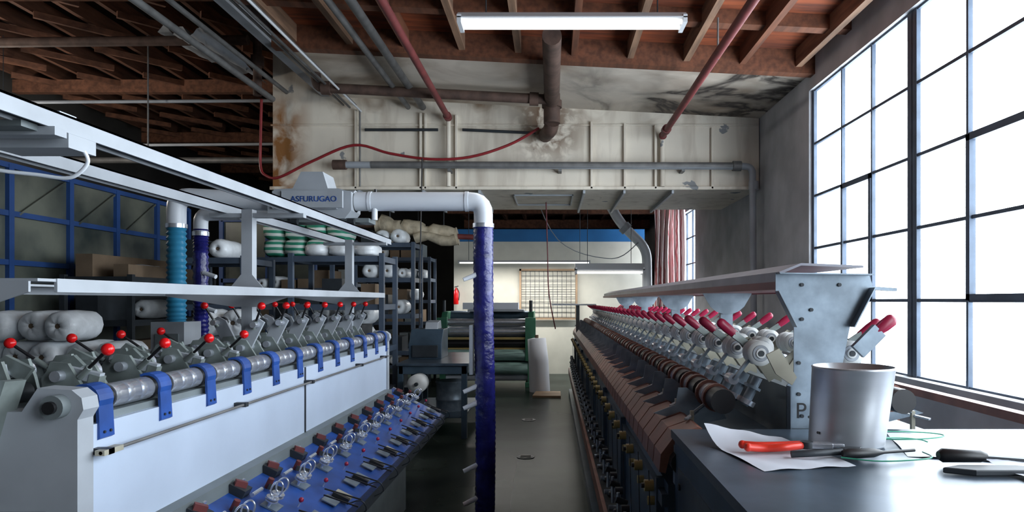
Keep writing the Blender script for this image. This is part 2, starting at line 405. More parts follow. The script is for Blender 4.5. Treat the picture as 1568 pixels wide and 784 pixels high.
b.cyl((-3.4, 3.5, 3.95), (-3.4, 8.35, 3.95), .035, 'greypipe'); b.cyl((-3.25, 3.5, 4.05), (-3.25, 8.4, 4.05), .025, 'greypipe')
b.cyl((-8.4, 9.2, 4.15), (-3.5, 9.2, 4.18), .022, 'lightgrey'); b.cyl((-8.4, 10.5, 3.86), (-3.5, 10.5, 3.9), .022, 'lightgrey')
b.cyl((-8.4, 11.5, 3.85), (-3.5, 11.5, 3.85), .05, 'greypipe'); b.cyl((-8.4, 7.9, 4.45), (-3.5, 7.9, 4.5), .055, 'rust')
b.cyl((-5.3, 9.0, 4.98), (-5.3, 9.0, 3.5), .01, 'greypipe'); b.cyl((-3.52, 8.2, 3.95), (-3.52, 8.2, 4.9), .05, 'rust')
b.cyl((-3.52, 8.2, 4.3), (-3.52, 8.2, 4.42), .075, 'rust')
b.build()
b = B('hanging_tarpaulin')
vs = []; fs = []; NX, NY = 14, 10
for i in range(NX+1):
    for j in range(NY+1):
        u = i/NX; v = j/NY
        vs.append((-4.6+u*1.0, 8.7-v*(1.6-.9*(1-u)), 4.28+.40*(1-u)+.05*math.sin(u*17+v*5)-.1*u*(1-u)*math.sin(v*3)))
for i in range(NX):
    for j in range(NY): a = i*(NY+1)+j; fs.append((a, a+1, a+NY+2, a+NY+1))
b.add(vs, fs, 'lightgrey', True); b.build()

# ------------------------------------------------------------------ light fixtures
def fixture(name, x0, x1, y, z, w=.16, h=.07, hang=None, lit=True, tube='tube'):
    b = B(name)
    b.prism([(y-w/2, z+h*.4), (y-w/4, z+h), (y+w/4, z+h), (y+w/2, z+h*.4), (y+w/2, z+h*.3), (y-w/2, z+h*.3)], x0, x1, 'lampwhite', 'YZ')
    for yy in (y-w/4, y+w/4):
        b.cyl((x0+.03, yy, z+h*.1), (x1-.03, yy, z+h*.1), .014, tube if lit else 'lampwhite', n=8)
    b.box(x0, x0+.03, y-w/2, y+w/2, z-.01, z+h*.6, 'lampwhite'); b.box(x1-.03, x1, y-w/2, y+w/2, z-.01, z+h*.6, 'lampwhite')
    if hang:
        for xx in (x0+.2, x1-.2): b.cyl((xx, y, z+h), (xx, y, hang), .005, 'darkgrey', n=6)
    return b.build()
fixture('fluorescent_light', -.68, .97, 5.0, 3.50, .20, .08, 3.86)
fixture('fluorescent_light', -1.8, .74, 13.2, 2.22, .1, .05, 3.4)
fixture('fluorescent_light', .37, 1.47, 11.0, 1.93, .35, .16, 3.4)
fixture('fluorescent_light', -7.9, -6.7, 6.5, 3.7, .16, .07, 4.98)  # added fixture, out of view, dressing the left hall fill light
fixture('fluorescent_light', -8.2, -7.0, 9.0, 3.7, .16, .07, 4.98)  # added as housing for the second left hall fill light
fixture('fluorescent_light', -3.4, -2.45, 13.6, 1.98, .12, .06, 4.9)

# ------------------------------------------------------------------ left winding machine
b = B('yarn_winding_machine'); CX = -1.5; Y0, Y1 = 1.77, 4.98
b.box(-1.8, -1.2, Y0, Y1, .84, 1.175, 'white_panel')
b.box(-1.78, -1.22, Y0+.02, Y1-.02, 1.175, 1.195, 'midgrey')
b.box(-1.95, -1.05, Y0+.05, Y1-.05, .0, .62, 'midgrey')
b.box(-1.85, -1.15, Y0+.05, Y1-.05, .6, .86, 'midgrey')
b.box(-1.205, -1.195, 3.325, 3.335, .84, 1.175, 'darkgrey')
endp = [(-1.19,.3),(-1.19,1.20),(-1.175,1.225),(-1.18,1.255),(-1.205,1.275),(-1.29,1.28),(-1.33,1.22),(-1.67,1.22),(-1.71,1.28),(-1.795,1.275),(-1.82,1.25),(-1.81,1.2),(-1.81,.3)]
b.prism(endp, Y0-.05, Y0+.01, 'lightgrey'); b.prism(endp, Y1-.01, Y1+.04, 'lightgrey')
b.box(-1.74, -1.27, Y0-.06, Y0-.05, .4, .97, 'midgrey')
for X in (-1.235, -1.765):
    b.cyl((X, Y0-.08, 1.235), (X, Y0-.04, 1.235), .03, 'midgrey', n=20); b.cyl((X, Y0-.09, 1.235), (X, Y0-.08, 1.235), .016, 'black', n=12)
for X in (-1.40, -1.52): b.bar((X, Y0-.06, 1.12), (X+.05, Y0-.05, 1.30), .012, .07, 'greygreen')
b.cyl((-1.165, Y0+.0, 1.105), (-1.165, Y1-.1, 1.105), .005, 'greypipe', n=8)
for y in (Y0+.03, 2.6, 3.33, 4.2, 4.8): b.box(-1.2, -1.155, y-.012, y+.012, 1.097, 1.113, 'darkgrey')
b.box(-1.18, -1.155, Y0+.0, Y0+.08, 1.098, 1.112, 'beige')
NU = 11; P = .285
for side in (1, -1):
    X = lambda d: CX+side*d
    for i in range(NU+1):
        y = 1.84+i*P
        cx, cz = .262, 1.235; arc = []
        for t in range(120, -21, -20): arc.append((cx+.044*math.cos(math.radians(t)), cz+.044*math.sin(math.radians(t))))
        arc += [(cx+.046, 1.135), (cx+.037, 1.13)]
        inn = [(cx+.036*math.cos(math.radians(t)), cz+.036*math.sin(math.radians(t))) for t in range(-20, 121, 20)]
        pts = [(X(p[0]), p[1]) for p in arc+inn]
        b.prism(pts, y-.03, y+.03, 'blue')
        for dy in (-.013, .013): b.cyl((X(.306), y+dy, 1.15), (X(.311), y+dy, 1.15), .004, 'darkgrey', n=8)
        if i == NU: break
        b.cyl((X(.262), y+.03, cz), (X(.262), y+.06, cz), .030, 'black', n=18)
        gy = y+.06
        for j in range(3):
            rings = [((X(.262), gy, cz), .034), ((X(.262), gy+.054, cz), .034), ((X(.262), gy+.056, cz), .026), ((X(.262), gy+.064, cz), .026)]
            b.loft(rings, 'silver', 18); gy += .064
        b.cyl((X(.262), gy, cz), (X(.262), gy+.008, cz), .036, 'black', n=18)
        yb = y+.12
        for dy in (0, .1):
            b.prism([(X(.03), 1.19), (X(.15), 1.19), (X(.17), 1.24), (X(.12), 1.32), (X(.07), 1.325), (X(.05), 1.27)], yb+dy-.006, yb+dy+.006, 'greygreen')
        b.cyl((X(.1), yb-.03, 1.285), (X(.1), yb+.13, 1.285), .016, 'silver', n=12)
        b.cyl((X(.1), yb+.1, 1.285), (X(.1), yb+.125, 1.285), .034, 'silver', n=16)
        b.cyl((X(.06), yb+.02, 1.23), (X(.06), yb+.07, 1.23), .03, 'darkgrey', n=14)
        raised = i >= 4 if side == 1 else i >= 5
        if not raised:
            b.bar((X(.08), yb+.02, 1.30), (X(.2), yb+.02, 1.275), .022, .03, 'lightgrey')
            b.bar((X(.19), yb+.02, 1.285), (X(.17), yb+.02, 1.215), .03, .03, 'greygreen')
            q0 = Vector((X(.15), yb+.0, 1.28)); q1 = Vector((X(.25), yb-.03, 1.362))
            b.prism([(X(.02), 1.30), (X(.10), 1.34), (X(.13), 1.31), (X(.05), 1.26)], yb+.045, yb+.06, 'greygreen')
        else:
            b.prism([(X(.06), 1.28), (X(.13), 1.28), (X(.19), 1.40), (X(.16), 1.42), (X(.12), 1.40)], yb+.02, yb+.035, 'lightgrey')
            b.cyl((X(.16), yb-.03, 1.39), (X(.16), yb+.09, 1.39), .014, 'silver', n=10)
            b.cyl((X(.16), yb+.06, 1.39), (X(.16), yb+.08, 1.39), .028, 'darkgrey', n=14)
            q0 = Vector((X(.15), yb+.0, 1.37)); q1 = Vector((X(.20), yb-.03, 1.475))
        b.cyl(q0, q1, .005, 'black', n=8); b.ball(q1, .0175, 'red', 14, 8)
        b.cyl(q0, q0+(q1-q0)*.35, .009, 'greygreen', n=8)
    tr = lambda t, h=0: (X(.3+.40*t+.45*h), .84-.20*t+.9*h)
    b.prism([tr(0), tr(1), tr(1, -.012), tr(0, -.012)], Y0, Y1+.15, 'blue')
    b.prism([tr(1, .0), (tr(1)[0], tr(1)[1]-.05), tr(.94, -.05), tr(.94, -.0)], Y0, Y1+.15, 'darkgrey')
    if side == -1: continue
    for i in range(12):
        y = 1.9+i*P
        def T(t, h, dy): p = tr(t, h); return (p[0], y+dy, p[1])
        b.bar(T(.10, .012, 0), T(.24, .012, 0), .06, .035, 'darkgrey'); b.bar(T(.12, .035, -.01), T(.2, .035, .01), .03, .022, 'redpipe')
        b.bar(T(.02, .01, .08), T(.12, .01, .08), .02, .02, 'silver'); b.cyl(T(.3, .03, -.03), T(.3, .03, .05), .008, 'silver', n=8)
        for dy in (.0, .05):
            b.cyl(T(.44, .0, dy), T(.44, .05, dy), .006, 'silver', n=8)
            b.cyl(T(.44, .03, dy), T(.44, .034, dy), .024, 'silver', n=16); b.cyl(T(.44, .04, dy), T(.44, .044, dy), .024, 'silver', n=16)
            ringp = [T(.44+.045*math.cos(a), .075+.03*math.sin(a), dy) for a in [k*math.pi/5 for k in range(10)]]
            b.tube(ringp+[ringp[0]], .0035, 'silver', n=5, sub=2)
        b.bar(T(.38, .004, .025), T(.52, .004, .025), .07, .006, 'galv')
        b.bar(T(.70, .012, .0), T(.84, .012, .0), .07, .004, 'galv'); b.bar(T(.74, .02, .09), T(.9, .02, .09), .045, .006, 'beige' if i % 3 == 0 else 'galv')
        b.bar(T(.66, .03, .03), T(.98, .03, .10), .006, .006, 'black'); b.bar(T(.7, .03, -.03), T(1.02, .045, -.02), .005, .005, 'black')
        b.bar(T(.74, .02, .05), T(.9, .02, .05), .02, .02, 'black')
        b.tube([T(.9, .01, .04), T(1.0, .05, .04), T(1.08, .02, .05), T(1.02, -.02, .05)], .003, 'darkgrey', n=5, sub=3)
        b.ball(T(.6, .03, .12), .010, 'crimson', 8, 6)
        b.cyl(T(.6, 0, .12), T(.6, .03, .12), .004, 'silver', n=6)
        b.bar(T(.3, .02, .12), T(.42, .02, .15), .012, .02, 'darkgrey'); b.cyl(T(.28, .0, .15), T(.28, .04, .15), .012, 'redpipe', n=8)
b.box(-1.34, -1.2, 1.6, 4.92, 1.545, 1.552, 'lightgrey'); b.box(-1.205, -1.197, 1.66, 4.92, 1.520, 1.553, 'lightgrey')
b.box(-1.80, -1.66, 1.6, 4.92, 1.545, 1.552, 'lightgrey'); b.box(-1.803, -1.795, 1.6, 4.92, 1.520, 1.553, 'lightgrey')
for y in (1.62, 3.22, 4.82):
    b.box(-1.447, -1.397, y-.025, y+.025, 1.19, 1.925, 'lightgrey')
    b.prism([(-1.80, 1.545), (-1.21, 1.545), (-1.21, 1.52), (-1.36, 1.47), (-1.48, 1.47), (-1.80, 1.52)], y-.035, y-.028, 'lightgrey')
    b.prism([(-1.50, 1.555), (-1.34, 1.555), (-1.395, 1.62), (-1.447, 1.62)], y-.03, y-.025, 'lightgrey')
    b.prism([(-1.47, 1.195), (-1.37, 1.195), (-1.397, 1.25), (-1.447, 1.25)], y-.03, y+.03, 'lightgrey')
    b.box(-1.60, -1.16, y-.02, y+.02, 1.887, 1.907, 'lightgrey')
for X in (-1.2, -1.54):
    b.box(X-.025, X+.025, .9, 5.02, 1.944, 1.950, 'lightgrey'); b.box(X+.019, X+.025, .9, 5.02, 1.907, 1.950, 'lightgrey')
    b.box(X-.025, X-.019, .9, 5.02, 1.907, 1.950, 'lightgrey')
b.box(-1.36, -1.17, 1.66, 1.76, 1.87, 1.905, 'lightgrey'); b.box(-1.3, -1.22, 1.7, 1.76, 1.95, 1.97, 'white_panel')
b.box(-1.5, -1.2, 1.55, 1.6, 1.895, 1.91, 'midgrey')
b.tube([(-1.2, 1.72, 1.885), (-1.175, 1.72, 1.875), (-1.172, 1.73, 1.845), (-1.215, 1.73, 1.81), (-1.29, 1.72, 1.815), (-1.42, 1.7, 1.835), (-1.53, 1.7, 1.91)], .005, 'pvc', n=8)
b.build()

# ------------------------------------------------------------------ travelling blower
b = B('travelling_dust_blower'); Yp = 4.2
b.box(-1.66, -1.28, Yp-.13, Yp+.13, 2.045, 2.15, 'lightgrey')
b.prism([(-1.70,1.99),(-1.24,1.99),(-1.20,2.04),(-1.20,2.15),(-1.28,2.17),(-1.34,2.17),(-1.37,2.27),(-1.50,2.27),(-1.55,2.17),(-1.66,2.165),(-1.70,2.1)], Yp-.10, Yp+.10, 'lightgrey')
b.prism([(-1.60,2.05),(-1.24,2.05),(-1.24,2.15),(-1.60,2.15)], Yp-.145, Yp-.12, 'lightgrey')
b.box(-1.66, -1.1, Yp-.08, Yp+.08, 1.97, 1.995, 'midgrey')
for X in (-1.54, -1.2): b.cyl((X-.02, Yp-.1, 1.972), (X+.02, Yp-.1, 1.972), .02, 'darkgrey')
b.cyl((-1.28, Yp, 2.105), (-1.2, Yp, 2.105), .068, 'lightgrey', n=24)
b.poly([(-1.22, Yp, 2.105), (-.42, Yp, 2.105), (-.42, Yp, 1.93)], .058, 'pvc', 24)
for X in (-1.12, -.53): b.cyl((X, Yp, 2.105), (X+.02, Yp, 2.105), .062, 'pvc', n=24)
b.cyl((-1.08, Yp-.02, 2.06), (-1.08, Yp-.02, 1.99), .018, 'pvc', n=12); b.cyl((-1.08, Yp, 2.16), (-1.08, Yp, 2.18), .01, 'black', n=8)
b.cyl((-.42, Yp, 1.97), (-.42, Yp, 1.945), .066, 'silver', n=24)
b.tube([(-.42, Yp, 1.95), (-.418, Yp, 1.4), (-.405, Yp-.01, .8), (-.41, Yp, .12)], .061, 'hoseblue', n=20, cor=.002, pitch=.03)
b.cyl((-.405, Yp, .14), (-.405, Yp, 0), .07, 'lightgrey', r1=.1, n=20)
for z in (1.66, .98, .88, .5, .3): b.cyl((-.45, Yp-.03, z), (-.535, Yp-.05, z-.035), .017, 'pvc', r1=.013, n=10)
b.box(-.50, -.48, Yp-.05, Yp+.03, 1.05, 1.35, 'lightgrey')
b.poly([(-1.66, Yp+.02, 2.10), (-2.31, Yp+.02, 2.14), (-2.31, Yp+.02, 1.96)], .056, 'pvc', 20)
b.tube([(-2.31, Yp+.02, 1.97), (-2.31, Yp+.02, 1.7), (-2.31, Yp+.02, 1.37)], .054, 'hoseteal', n=18, cor=.005, pitch=.03)
b.cyl((-2.31, Yp+.02, 1.97), (-2.31, Yp+.02, 1.945), .062, 'silver', n=20)
b.poly([(-1.6, Yp+.12, 2.06), (-1.7, Yp+.7, 2.13), (-2.56, Yp+.8, 2.13), (-2.56, Yp+.8, 1.98)], .05, 'pvc', 20)
b.tube([(-2.56, Yp+.8, 2.02), (-2.56, Yp+.8, 1.6), (-2.55, Yp+.8, .1)], .052, 'hoseblue', n=18, cor=.004, pitch=.03)
b.cyl((-2.56, Yp+.8, 2.0), (-2.56, Yp+.8, 1.97), .058, 'silver', n=20)
for z in (1.7, 1.45): b.cyl((-2.52, Yp+.76, z), (-2.42, Yp+.74, z-.03), .016, 'pvc', n=10)
b.box(-2.41, -2.21, Yp-.08, Yp+.12, 1.17, 1.37, 'lightgrey'); b.box(-2.38, -2.24, Yp-.09, Yp-.08, 1.2, 1.3, 'midgrey')
b.box(-2.34, -2.28, Yp, Yp+.06, 0, 1.17, 'midgrey'); b.box(-2.45, -2.17, Yp-.1, Yp+.14, 0, .03, 'midgrey')
blow = b.build(.003)
def text(body, size, loc, rot, m, parent, name, ext=.001):
    c = bpy.data.curves.new(name, 'FONT'); c.body = body; c.size = size; c.extrude = ext
    o = bpy.data.objects.new(name, c); S.collection.objects.link(o); c.materials.append(M[m])
    o.location = loc; o.rotation_euler = rot; o.parent = parent; return o
text('ASFURUGAO', .047, (-1.545, Yp-.147, 2.085), (math.radians(90), 0, 0), 'blue', blow, 'lettering', .0015)

# ------------------------------------------------------------------ right twisting machine
b = B('yarn_twisting_machine'); A0, A1 = 2.12, 11.0
b.box(.36, 1.6, A0, A1, .0, .93, 'bluegrey'); b.box(.27, 1.65, A0, A1, 0, .08, 'bluegrey')
b.box(.42, 1.3, A0, A1, .93, 1.05, 'bluegrey')
b.box(.265, .285, A0, A1, .33, .42, 'brown'); b.box(.285, .36, A0, A1, .36, .38, 'darkgrey')
b.box(.34, .36, A0, A1, .86, .9, 'bluegrey')
y = A0+.02
while y < A1-.1:
    b.prism([(.335,.965),(.34,1.02),(.385,1.08),(.455,1.105),(.47,1.10),(.46,1.07),(.40,1.05),(.365,1.0),(.355,.96)], y, y+.128, 'brown'); y += .14
b.cyl((.40, A0-.02, 1.0), (.40, A1, 1.0), .035, 'black', n=14)
def spool(c, r=.042):
    x, y, z = c
    b.loft([((x, y-.035, z), .012), ((x, y-.035, z), r), ((x, y-.027, z), r), ((x, y-.022, z), r*.55), ((x, y+.022, z), r*.55), ((x, y+.027, z), r), ((x, y+.035, z), r), ((x, y+.035, z), .012)], 'spool', 24, fixed=Vector((0,1,0)))
    b.cyl((x, y-.045, z), (x, y+.045, z), .010, 'darkgrey', n=10)
    b.loft([((x, y-.036, z), r*.66), ((x, y-.038, z), r*.62)], 'lightgrey', 18, True, fixed=Vector((0,1,0)))
    b.loft([((x, y-.038, z), r*.42), ((x, y-.042, z), r*.38)], 'spool', 18, True, fixed=Vector((0,1,0)))
CR = .84
i = 0; y = 2.2
while y < A1-.2:
    for side in (-1, 1):
        X = lambda d: CR+side*d
        cz = 1.175
        b.cyl((X(.29), y, cz), (X(.29), y+.085, cz), .040, 'black', n=18)
        b.loft([((X(.29), y+.085, cz), .047), ((X(.29), y+.105, cz), .048)], 'copper', 18)
        b.cyl((X(.29), y+.105, cz), (X(.29), y+.195, cz), .038, 'silver', n=18)
        b.loft([((X(.29), y+.195, cz), .048), ((X(.29), y+.215, cz), .047)], 'copper', 18)
        b.cyl((X(.29), y+.215, cz), (X(.29), y+.28, cz), .022, 'black', n=12)
        b.prism([(X(.48), 1.10), (X(.32), 1.06), (X(.22), 1.08), (X(.26), 1.16), (X(.30), 1.145), (X(.36), 1.19), (X(.39), 1.19), (X(.40), 1.13)], y+.235, y+.239, 'galv')
        b.bar((X(.37), y+.1, 1.06), (X(.37), y+.1, 1.13), .012, .012, 'beige'); b.bar((X(.4), y+.05, 1.11), (X(.34), y+.16, 1.12), .012, .006, 'silver')
        b.cyl((X(.37), y+.1, 1.12), (X(.33), y+.1, 1.15), .006, 'galv', n=6)
        for dy in (.03, .17):
            b.cyl((X(.215), y+dy, 1.16), (X(.17), y+dy, 1.25), .016, 'galv', n=12); b.cyl((X(.213), y+dy, 1.165), (X(.205), y+dy, 1.18), .030, 'silver', n=14)
            b.cyl((X(.19), y+dy, 1.215), (X(.186), y+dy, 1.223), .028, 'galv', n=14)
        b.cyl((X(.23), y+.1, 1.235), (X(.23), y+.16, 1.235), .018, 'silver', n=12); b.bar((X(.23), y+.1, 1.235), (X(.18), y+.1, 1.3), .018, .01, 'galv')
        spool((X(.15), y+.10, 1.325))
        spool((X(.105), y+.22, 1.335), .038)
        b.bar((X(.08), y+.155, 1.23), (X(.17), y+.155, 1.36), .008, .035, 'beige')
        b.prism([(X(.05), 1.22), (X(.12), 1.25), (X(.20), 1.36), (X(.165), 1.375), (X(.05), 1.27)], y+.158, y+.164, 'beige')
        b.bar((X(.165), y+.15, 1.345), (X(.22), y+.14, 1.385), .014, .024, 'greygreen')
        b.blade((X(.205), y+.145, 1.375), (X(.275), y+.13, 1.432), .034, .022, 'crimson')
        if side == -1:
            b.cyl((.34, y+.1, .88), (.31, y+.1, .88), .02, 'yellow', n=12); b.cyl((.31, y+.1, .88), (.30, y+.1, .88), .009, 'darkgrey', n=8)
            b.cyl((.36, y+.2, .80), (.335, y+.2, .80), .016, 'yellow', n=12)
            b.cyl((.34, y+.05, .58), (.29, y+.05, .60), .016, 'darkgrey', n=10); b.cyl((.30, y+.05, .63), (.30, y+.05, .5), .008, 'silver', n=8)
            b.cyl((.335, y+.19, .60), (.30, y+.19, .60), .018, 'darkgrey', n=12); b.ball((.295, y+.12, .52), .016, 'black', 8, 6)
            b.cyl((.34, y+.1, .46), (.285, y+.1, .46), .014, 'galv', n=10)
            b.bar((.325, y+.1, .93), (.325, y+.02, .55), .003, .003, 'darkgrey')
            if i % 4 == 0: b.box(.335, .362, y, y+.03, .08, .93, 'bluegrey')
    y += .285; i += 1
b.box(.76, .92, A0+.08, A1, 1.05, 1.22, 'midgrey')
b.prism([(.73, 1.545), (.735, 1.545), (.735, 1.585), (.80, 1.612), (1.0, 1.605), (1.0, 1.612), (.80, 1.62), (.73, 1.592)], 2.2, 9.6, 'shelfgrey')
b.box(.738, 1.0, 2.2, 9.6, 1.535, 1.543, 'crimson2'); b.box(.718, .73, 2.2, 9.6, 1.535, 1.560, 'crimson2')
for yy in (3.4, 4.8, 6.4, 8.0):
    arc = [(.745, 1.54)]+[(.87+.11*math.cos(math.radians(t)), 1.54-.11*math.sin(math.radians(t))) for t in range(160, 19, -20)]+[(.995, 1.54)]
    b.prism(arc, yy, yy+.006, 'galv'); b.box(.84, .90, yy+.01, yy+.05, 1.2, 1.54, 'galv')
pl = [(.717,1.588),(1.016,1.584),(1.03,1.54),(1.0,1.50),(.955,1.416),(.93,1.29),(.90,1.09),(.752,1.09),(.752,1.228),(.775,1.25),(.775,1.416),(.717,1.53)]
b.prism(pl, 2.196, 2.2, 'galv')
b.box(.752, .756, 2.16, 2.2, 1.09, 1.228, 'galv'); b.bar((.719, 2.18, 1.586), (1.016, 2.18, 1.582), .04, .004, 'galv')
b.bar((.717, 2.18, 1.53), (.775, 2.18, 1.416), .04, .004, 'galv'); b.bar((1.02, 2.18, 1.54), (.955, 2.18, 1.416), .04, .004, 'galv')
for (x, z) in ((.80,1.55),(.83,1.47),(.80,1.44),(.92,1.55),(.79,1.3),(.80,1.13),(.79,1.2)): b.cyl((x, 2.19, z), (x, 2.196, z), .006, 'darkgrey', n=10)
b.bar((.98, 2.25, 1.545), (1.12, 2.25, 1.535), .05, .01, 'galv'); b.box(1.02, 1.03, 2.2, 6, 1.53, 1.55, 'crimson2')
b.box(.0, .62, 9.6, 10.2, 1.43, 1.45, 'lightgrey'); b.box(.35, .40, 9.9, 9.95, .9, 1.43, 'midgrey')
b.box(.38, 1.9, .8, A0, .0, 1.075, 'bluegrey'); b.box(.37, 1.95, .78, A0+.01, 1.075, 1.10, 'bluegrey_top')
b.box(.378, .381, .9, A0-.06, .15, 1.0, 'bluegrey_top')
for zz in (.95, .2): b.cyl((.372, A0-.1, zz), (.38, A0-.1, zz), .01, 'darkgrey', n=10)
b.box(.38, .45, A0-.0, A0+.03, .5, 1.05, 'galv')
b.bar((.98, 2.2, 1.335), (1.05, 2.2, 1.405), .02, .05, 'galv'); b.blade((1.035, 2.2, 1.395), (1.10, 2.2, 1.445), .042, .026, 'crimson')
b.prism([(.67,1.33),(.71,1.35),(.765,1.26),(.75,1.235),(.70,1.27)], 2.14, 2.15, 'beige')
tm = b.build()
text('P.X', .07, (.765, 2.155, 1.13), (math.radians(90), 0, 0), 'black', tm, 'marker_writing', .0005)
b = B('wooden_rail'); b.box(1.98, 2.04, 1.5, 4.2, .98, 1.02, 'brown'); b.box(1.99, 2.03, 1.7, 1.75, 0, .98, 'brown'); b.box(1.99, 2.03, 4.0, 4.05, 0, .98, 'brown'); b.build()

# ------------------------------------------------------------------ things on the gearbox top
ZT = 1.10
b = B('metal_canister')
tilt = Vector((.020, 0, .212)); c0 = Vector((.815, 1.90, ZT+.006))
def rad(t): return .098+.009*t
R = [(c0+tilt*t, rad(t)) for t in (0, .02, .5, .97, .985, 1.0)]; R[3] = (R[3][0], rad(1)); R[4] = (R[4][0], rad(1)+.002)
Rin = [(c0+tilt*t, rad(t)-.003) for t in (1.0, .5, .02)]
b.loft([(R[0][0], .001)]+R+Rin+[(Rin[-1][0], .001)], 'can', 48, False, fixed=Vector((0,0,1)))
b.cyl((.725, 1.87, 1.14), (.728, 1.86, 1.14), .004, 'darkgrey', n=8)
b.build()
def sheet(name, x0, x1, y0, y1, ang, curl, z=ZT, m='paper'):
    b = B(name); N = 12; vs = []; fs = []; cx, cy = (x0+x1)/2, (y0+y1)/2; ca, sa = math.cos(ang), math.sin(ang)
    for i in range(N+1):
        for j in range(N+1):
            u = i/N; v = j/N; x = x0+(x1-x0)*u-cx; y = y0+(y1-y0)*v-cy
            h = .001+curl*max(0, v-.6)**2*4*(1-u)+.004*math.sin(u*7+v*4)**2
            vs.append((cx+x*ca-y*sa, cy+x*sa+y*ca, z+h))
    for i in range(N):
        for j in range(N): a = i*(N+1)+j; fs.append((a, a+N+1, a+N+2, a+1))
    b.add(vs, fs, m, True); return b.build()
sheet('paper_sheet', .46, .70, 1.62, 1.96, .2, .08)
sheet('paper_sheet', .95, 1.25, 1.70, 2.02, -.3, .0)
sheet('paper_sheet', 1.05, 1.35, 1.40, 1.66, .1, .02, ZT+.006)
b = B('pliers')
z = ZT+.022
b.tube([(.50, 1.80, z), (.54, 1.785, z), (.60, 1.79, z), (.655, 1.80, z)], .010, 'orangered', n=10)
b.tube([(.505, 1.765, z), (.55, 1.772, z-.004), (.60, 1.765, z), (.655, 1.79, z)], .010, 'orangered', n=10)
b.ball((.50, 1.80, z), .011, 'orangered', 10, 8); b.ball((.505, 1.765, z), .011, 'orangered', 10, 8)
b.cyl((.665, 1.79, z-.008), (.665, 1.79, z+.010), .016, 'darkgrey', n=14)
b.bar((.65, 1.795, z), (.73, 1.787, z), .026, .014, 'silver'); b.bar((.73, 1.787, z), (.76, 1.785, z), .014, .010, 'silver')
b.build(.002)
b = B('screwdriver')
b.loft([((.72, 1.70, ZT+.02), .008), ((.735, 1.70, ZT+.02), .013), ((.80, 1.71, ZT+.02), .012), ((.82, 1.715, ZT+.02), .007), ((.83, 1.715, ZT+.02), .004), ((.92, 1.74, ZT+.02), .004)], 'black', 12)
b.build()
b = B('adjustable_wrench')
b.tube([(.60, 1.72, ZT+.014), (.66, 1.715, ZT+.018), (.74, 1.735, ZT+.018)], .009, 'darkgrey', n=8)
b.prism([(.735,1.72),(.76,1.71),(.79,1.715),(.775,1.73),(.79,1.75),(.76,1.76),(.735,1.745)], ZT+.01, ZT+.026, 'darkgrey', 'XY'); b.build(.001)
b = B('black_handle_file')
b.loft([((.935, 1.66, ZT+.025), .010), ((.945, 1.66, ZT+.025), .017), ((1.03, 1.65, ZT+.025), .015), ((1.045, 1.65, ZT+.025), .009)], 'black', 14)
b.bar((1.04, 1.65, ZT+.024), (1.2, 1.635, ZT+.015), .018, .006, 'darkgrey'); b.build()
b = B('flat_black_tool'); b.prism([(.90,1.58),(.96,1.55),(1.10,1.55),(1.13,1.57),(1.08,1.6),(.95,1.605)], ZT+.002, ZT+.016, 'darkgrey', 'XY'); b.build(.003)
b = B('green_wire_coil')
b.tube([(.98+.05*math.cos(t*.7)*(1+.1*t), 1.88+.03*math.sin(t*.7), ZT+.012+.002*t) for t in range(14)], .0018, 'greenwire', n=6, sub=4)
b.tube([(.70, 1.66, ZT+.02), (.78, 1.62, ZT+.02), (.9, 1.63, ZT+.025), (.93, 1.72, ZT+.02)], .0018, 'greenwire', n=6); b.build()

# ------------------------------------------------------------------ left background
b = B('glazed_partition'); X = -5.0
b.box(X-.02, X+.0, 3.0, 9.4, .1, 2.72, 'pane')
for y in (3.0, 3.9, 4.7, 5.5, 6.3, 7.09, 7.85, 8.65, 9.4): b.box(X-.04, X+.04, y-.03, y+.03, 0, 2.75, 'frameblue')
for z in (.05, 1.0, 1.85, 2.3, 2.74): b.box(X-.035, X+.035, 3.0, 9.4, z-.025, z+.025, 'frameblue')
for y in (6.7, 7.5, 8.3): b.bar((X+.03, y-.3, 2.3), (X+.03, y+.3, 2.7), .01, .02, 'pane')
b.build()
b = B('glazed_partition')
b.box(-5.0, -3.6, 10.4, 10.42, 0, 2.7, 'pane')
for x in (-5.0, -4.3, -3.6): b.box(x-.03, x+.03, 10.36, 10.44, 0, 2.75, 'frameblue')
for z in (.9, 1.8, 2.72): b.box(-5.0, -3.6, 10.36, 10.44, z-.03, z+.03, 'frameblue')
b.build()

def rolls(name, items):
    b = B(name)
    for (x, y, z, r, L) in items: b.roll((x, y, z), r, L, 'bag')
    return b.build()
it = []
for r_ in range(6):
    for k_ in range(5 if r_ < 5 else 3):
        it.append((-4.33+k_*.245+.12*(r_ % 2), 5.35+.06*(k_ % 2), .13+.235*r_, .122, .42))
rolls('yarn_bag_pile', it)
rolls('yarn_bag_pile', [(-3.1+.02*r_+.245*k_, 6.1, .13+.235*r_, .122, .4) for r_ in range(6) for k_ in range(2)])
rolls('yarn_bag_pile', [(-3.0+.25*k_+.05*(r_ % 2), 8.15, .135+.24*r_, .125, .4) for r_ in range(6) for k_ in range(4)])
def bags(name, items, m='bag', jit=.03):
    b = B(name)
    for (x, y, z, rx, ry, rz) in items: b.ball((x, y, z), (rx, ry, rz), m, 24, 14, jit, .65, .03)
    return b.build()

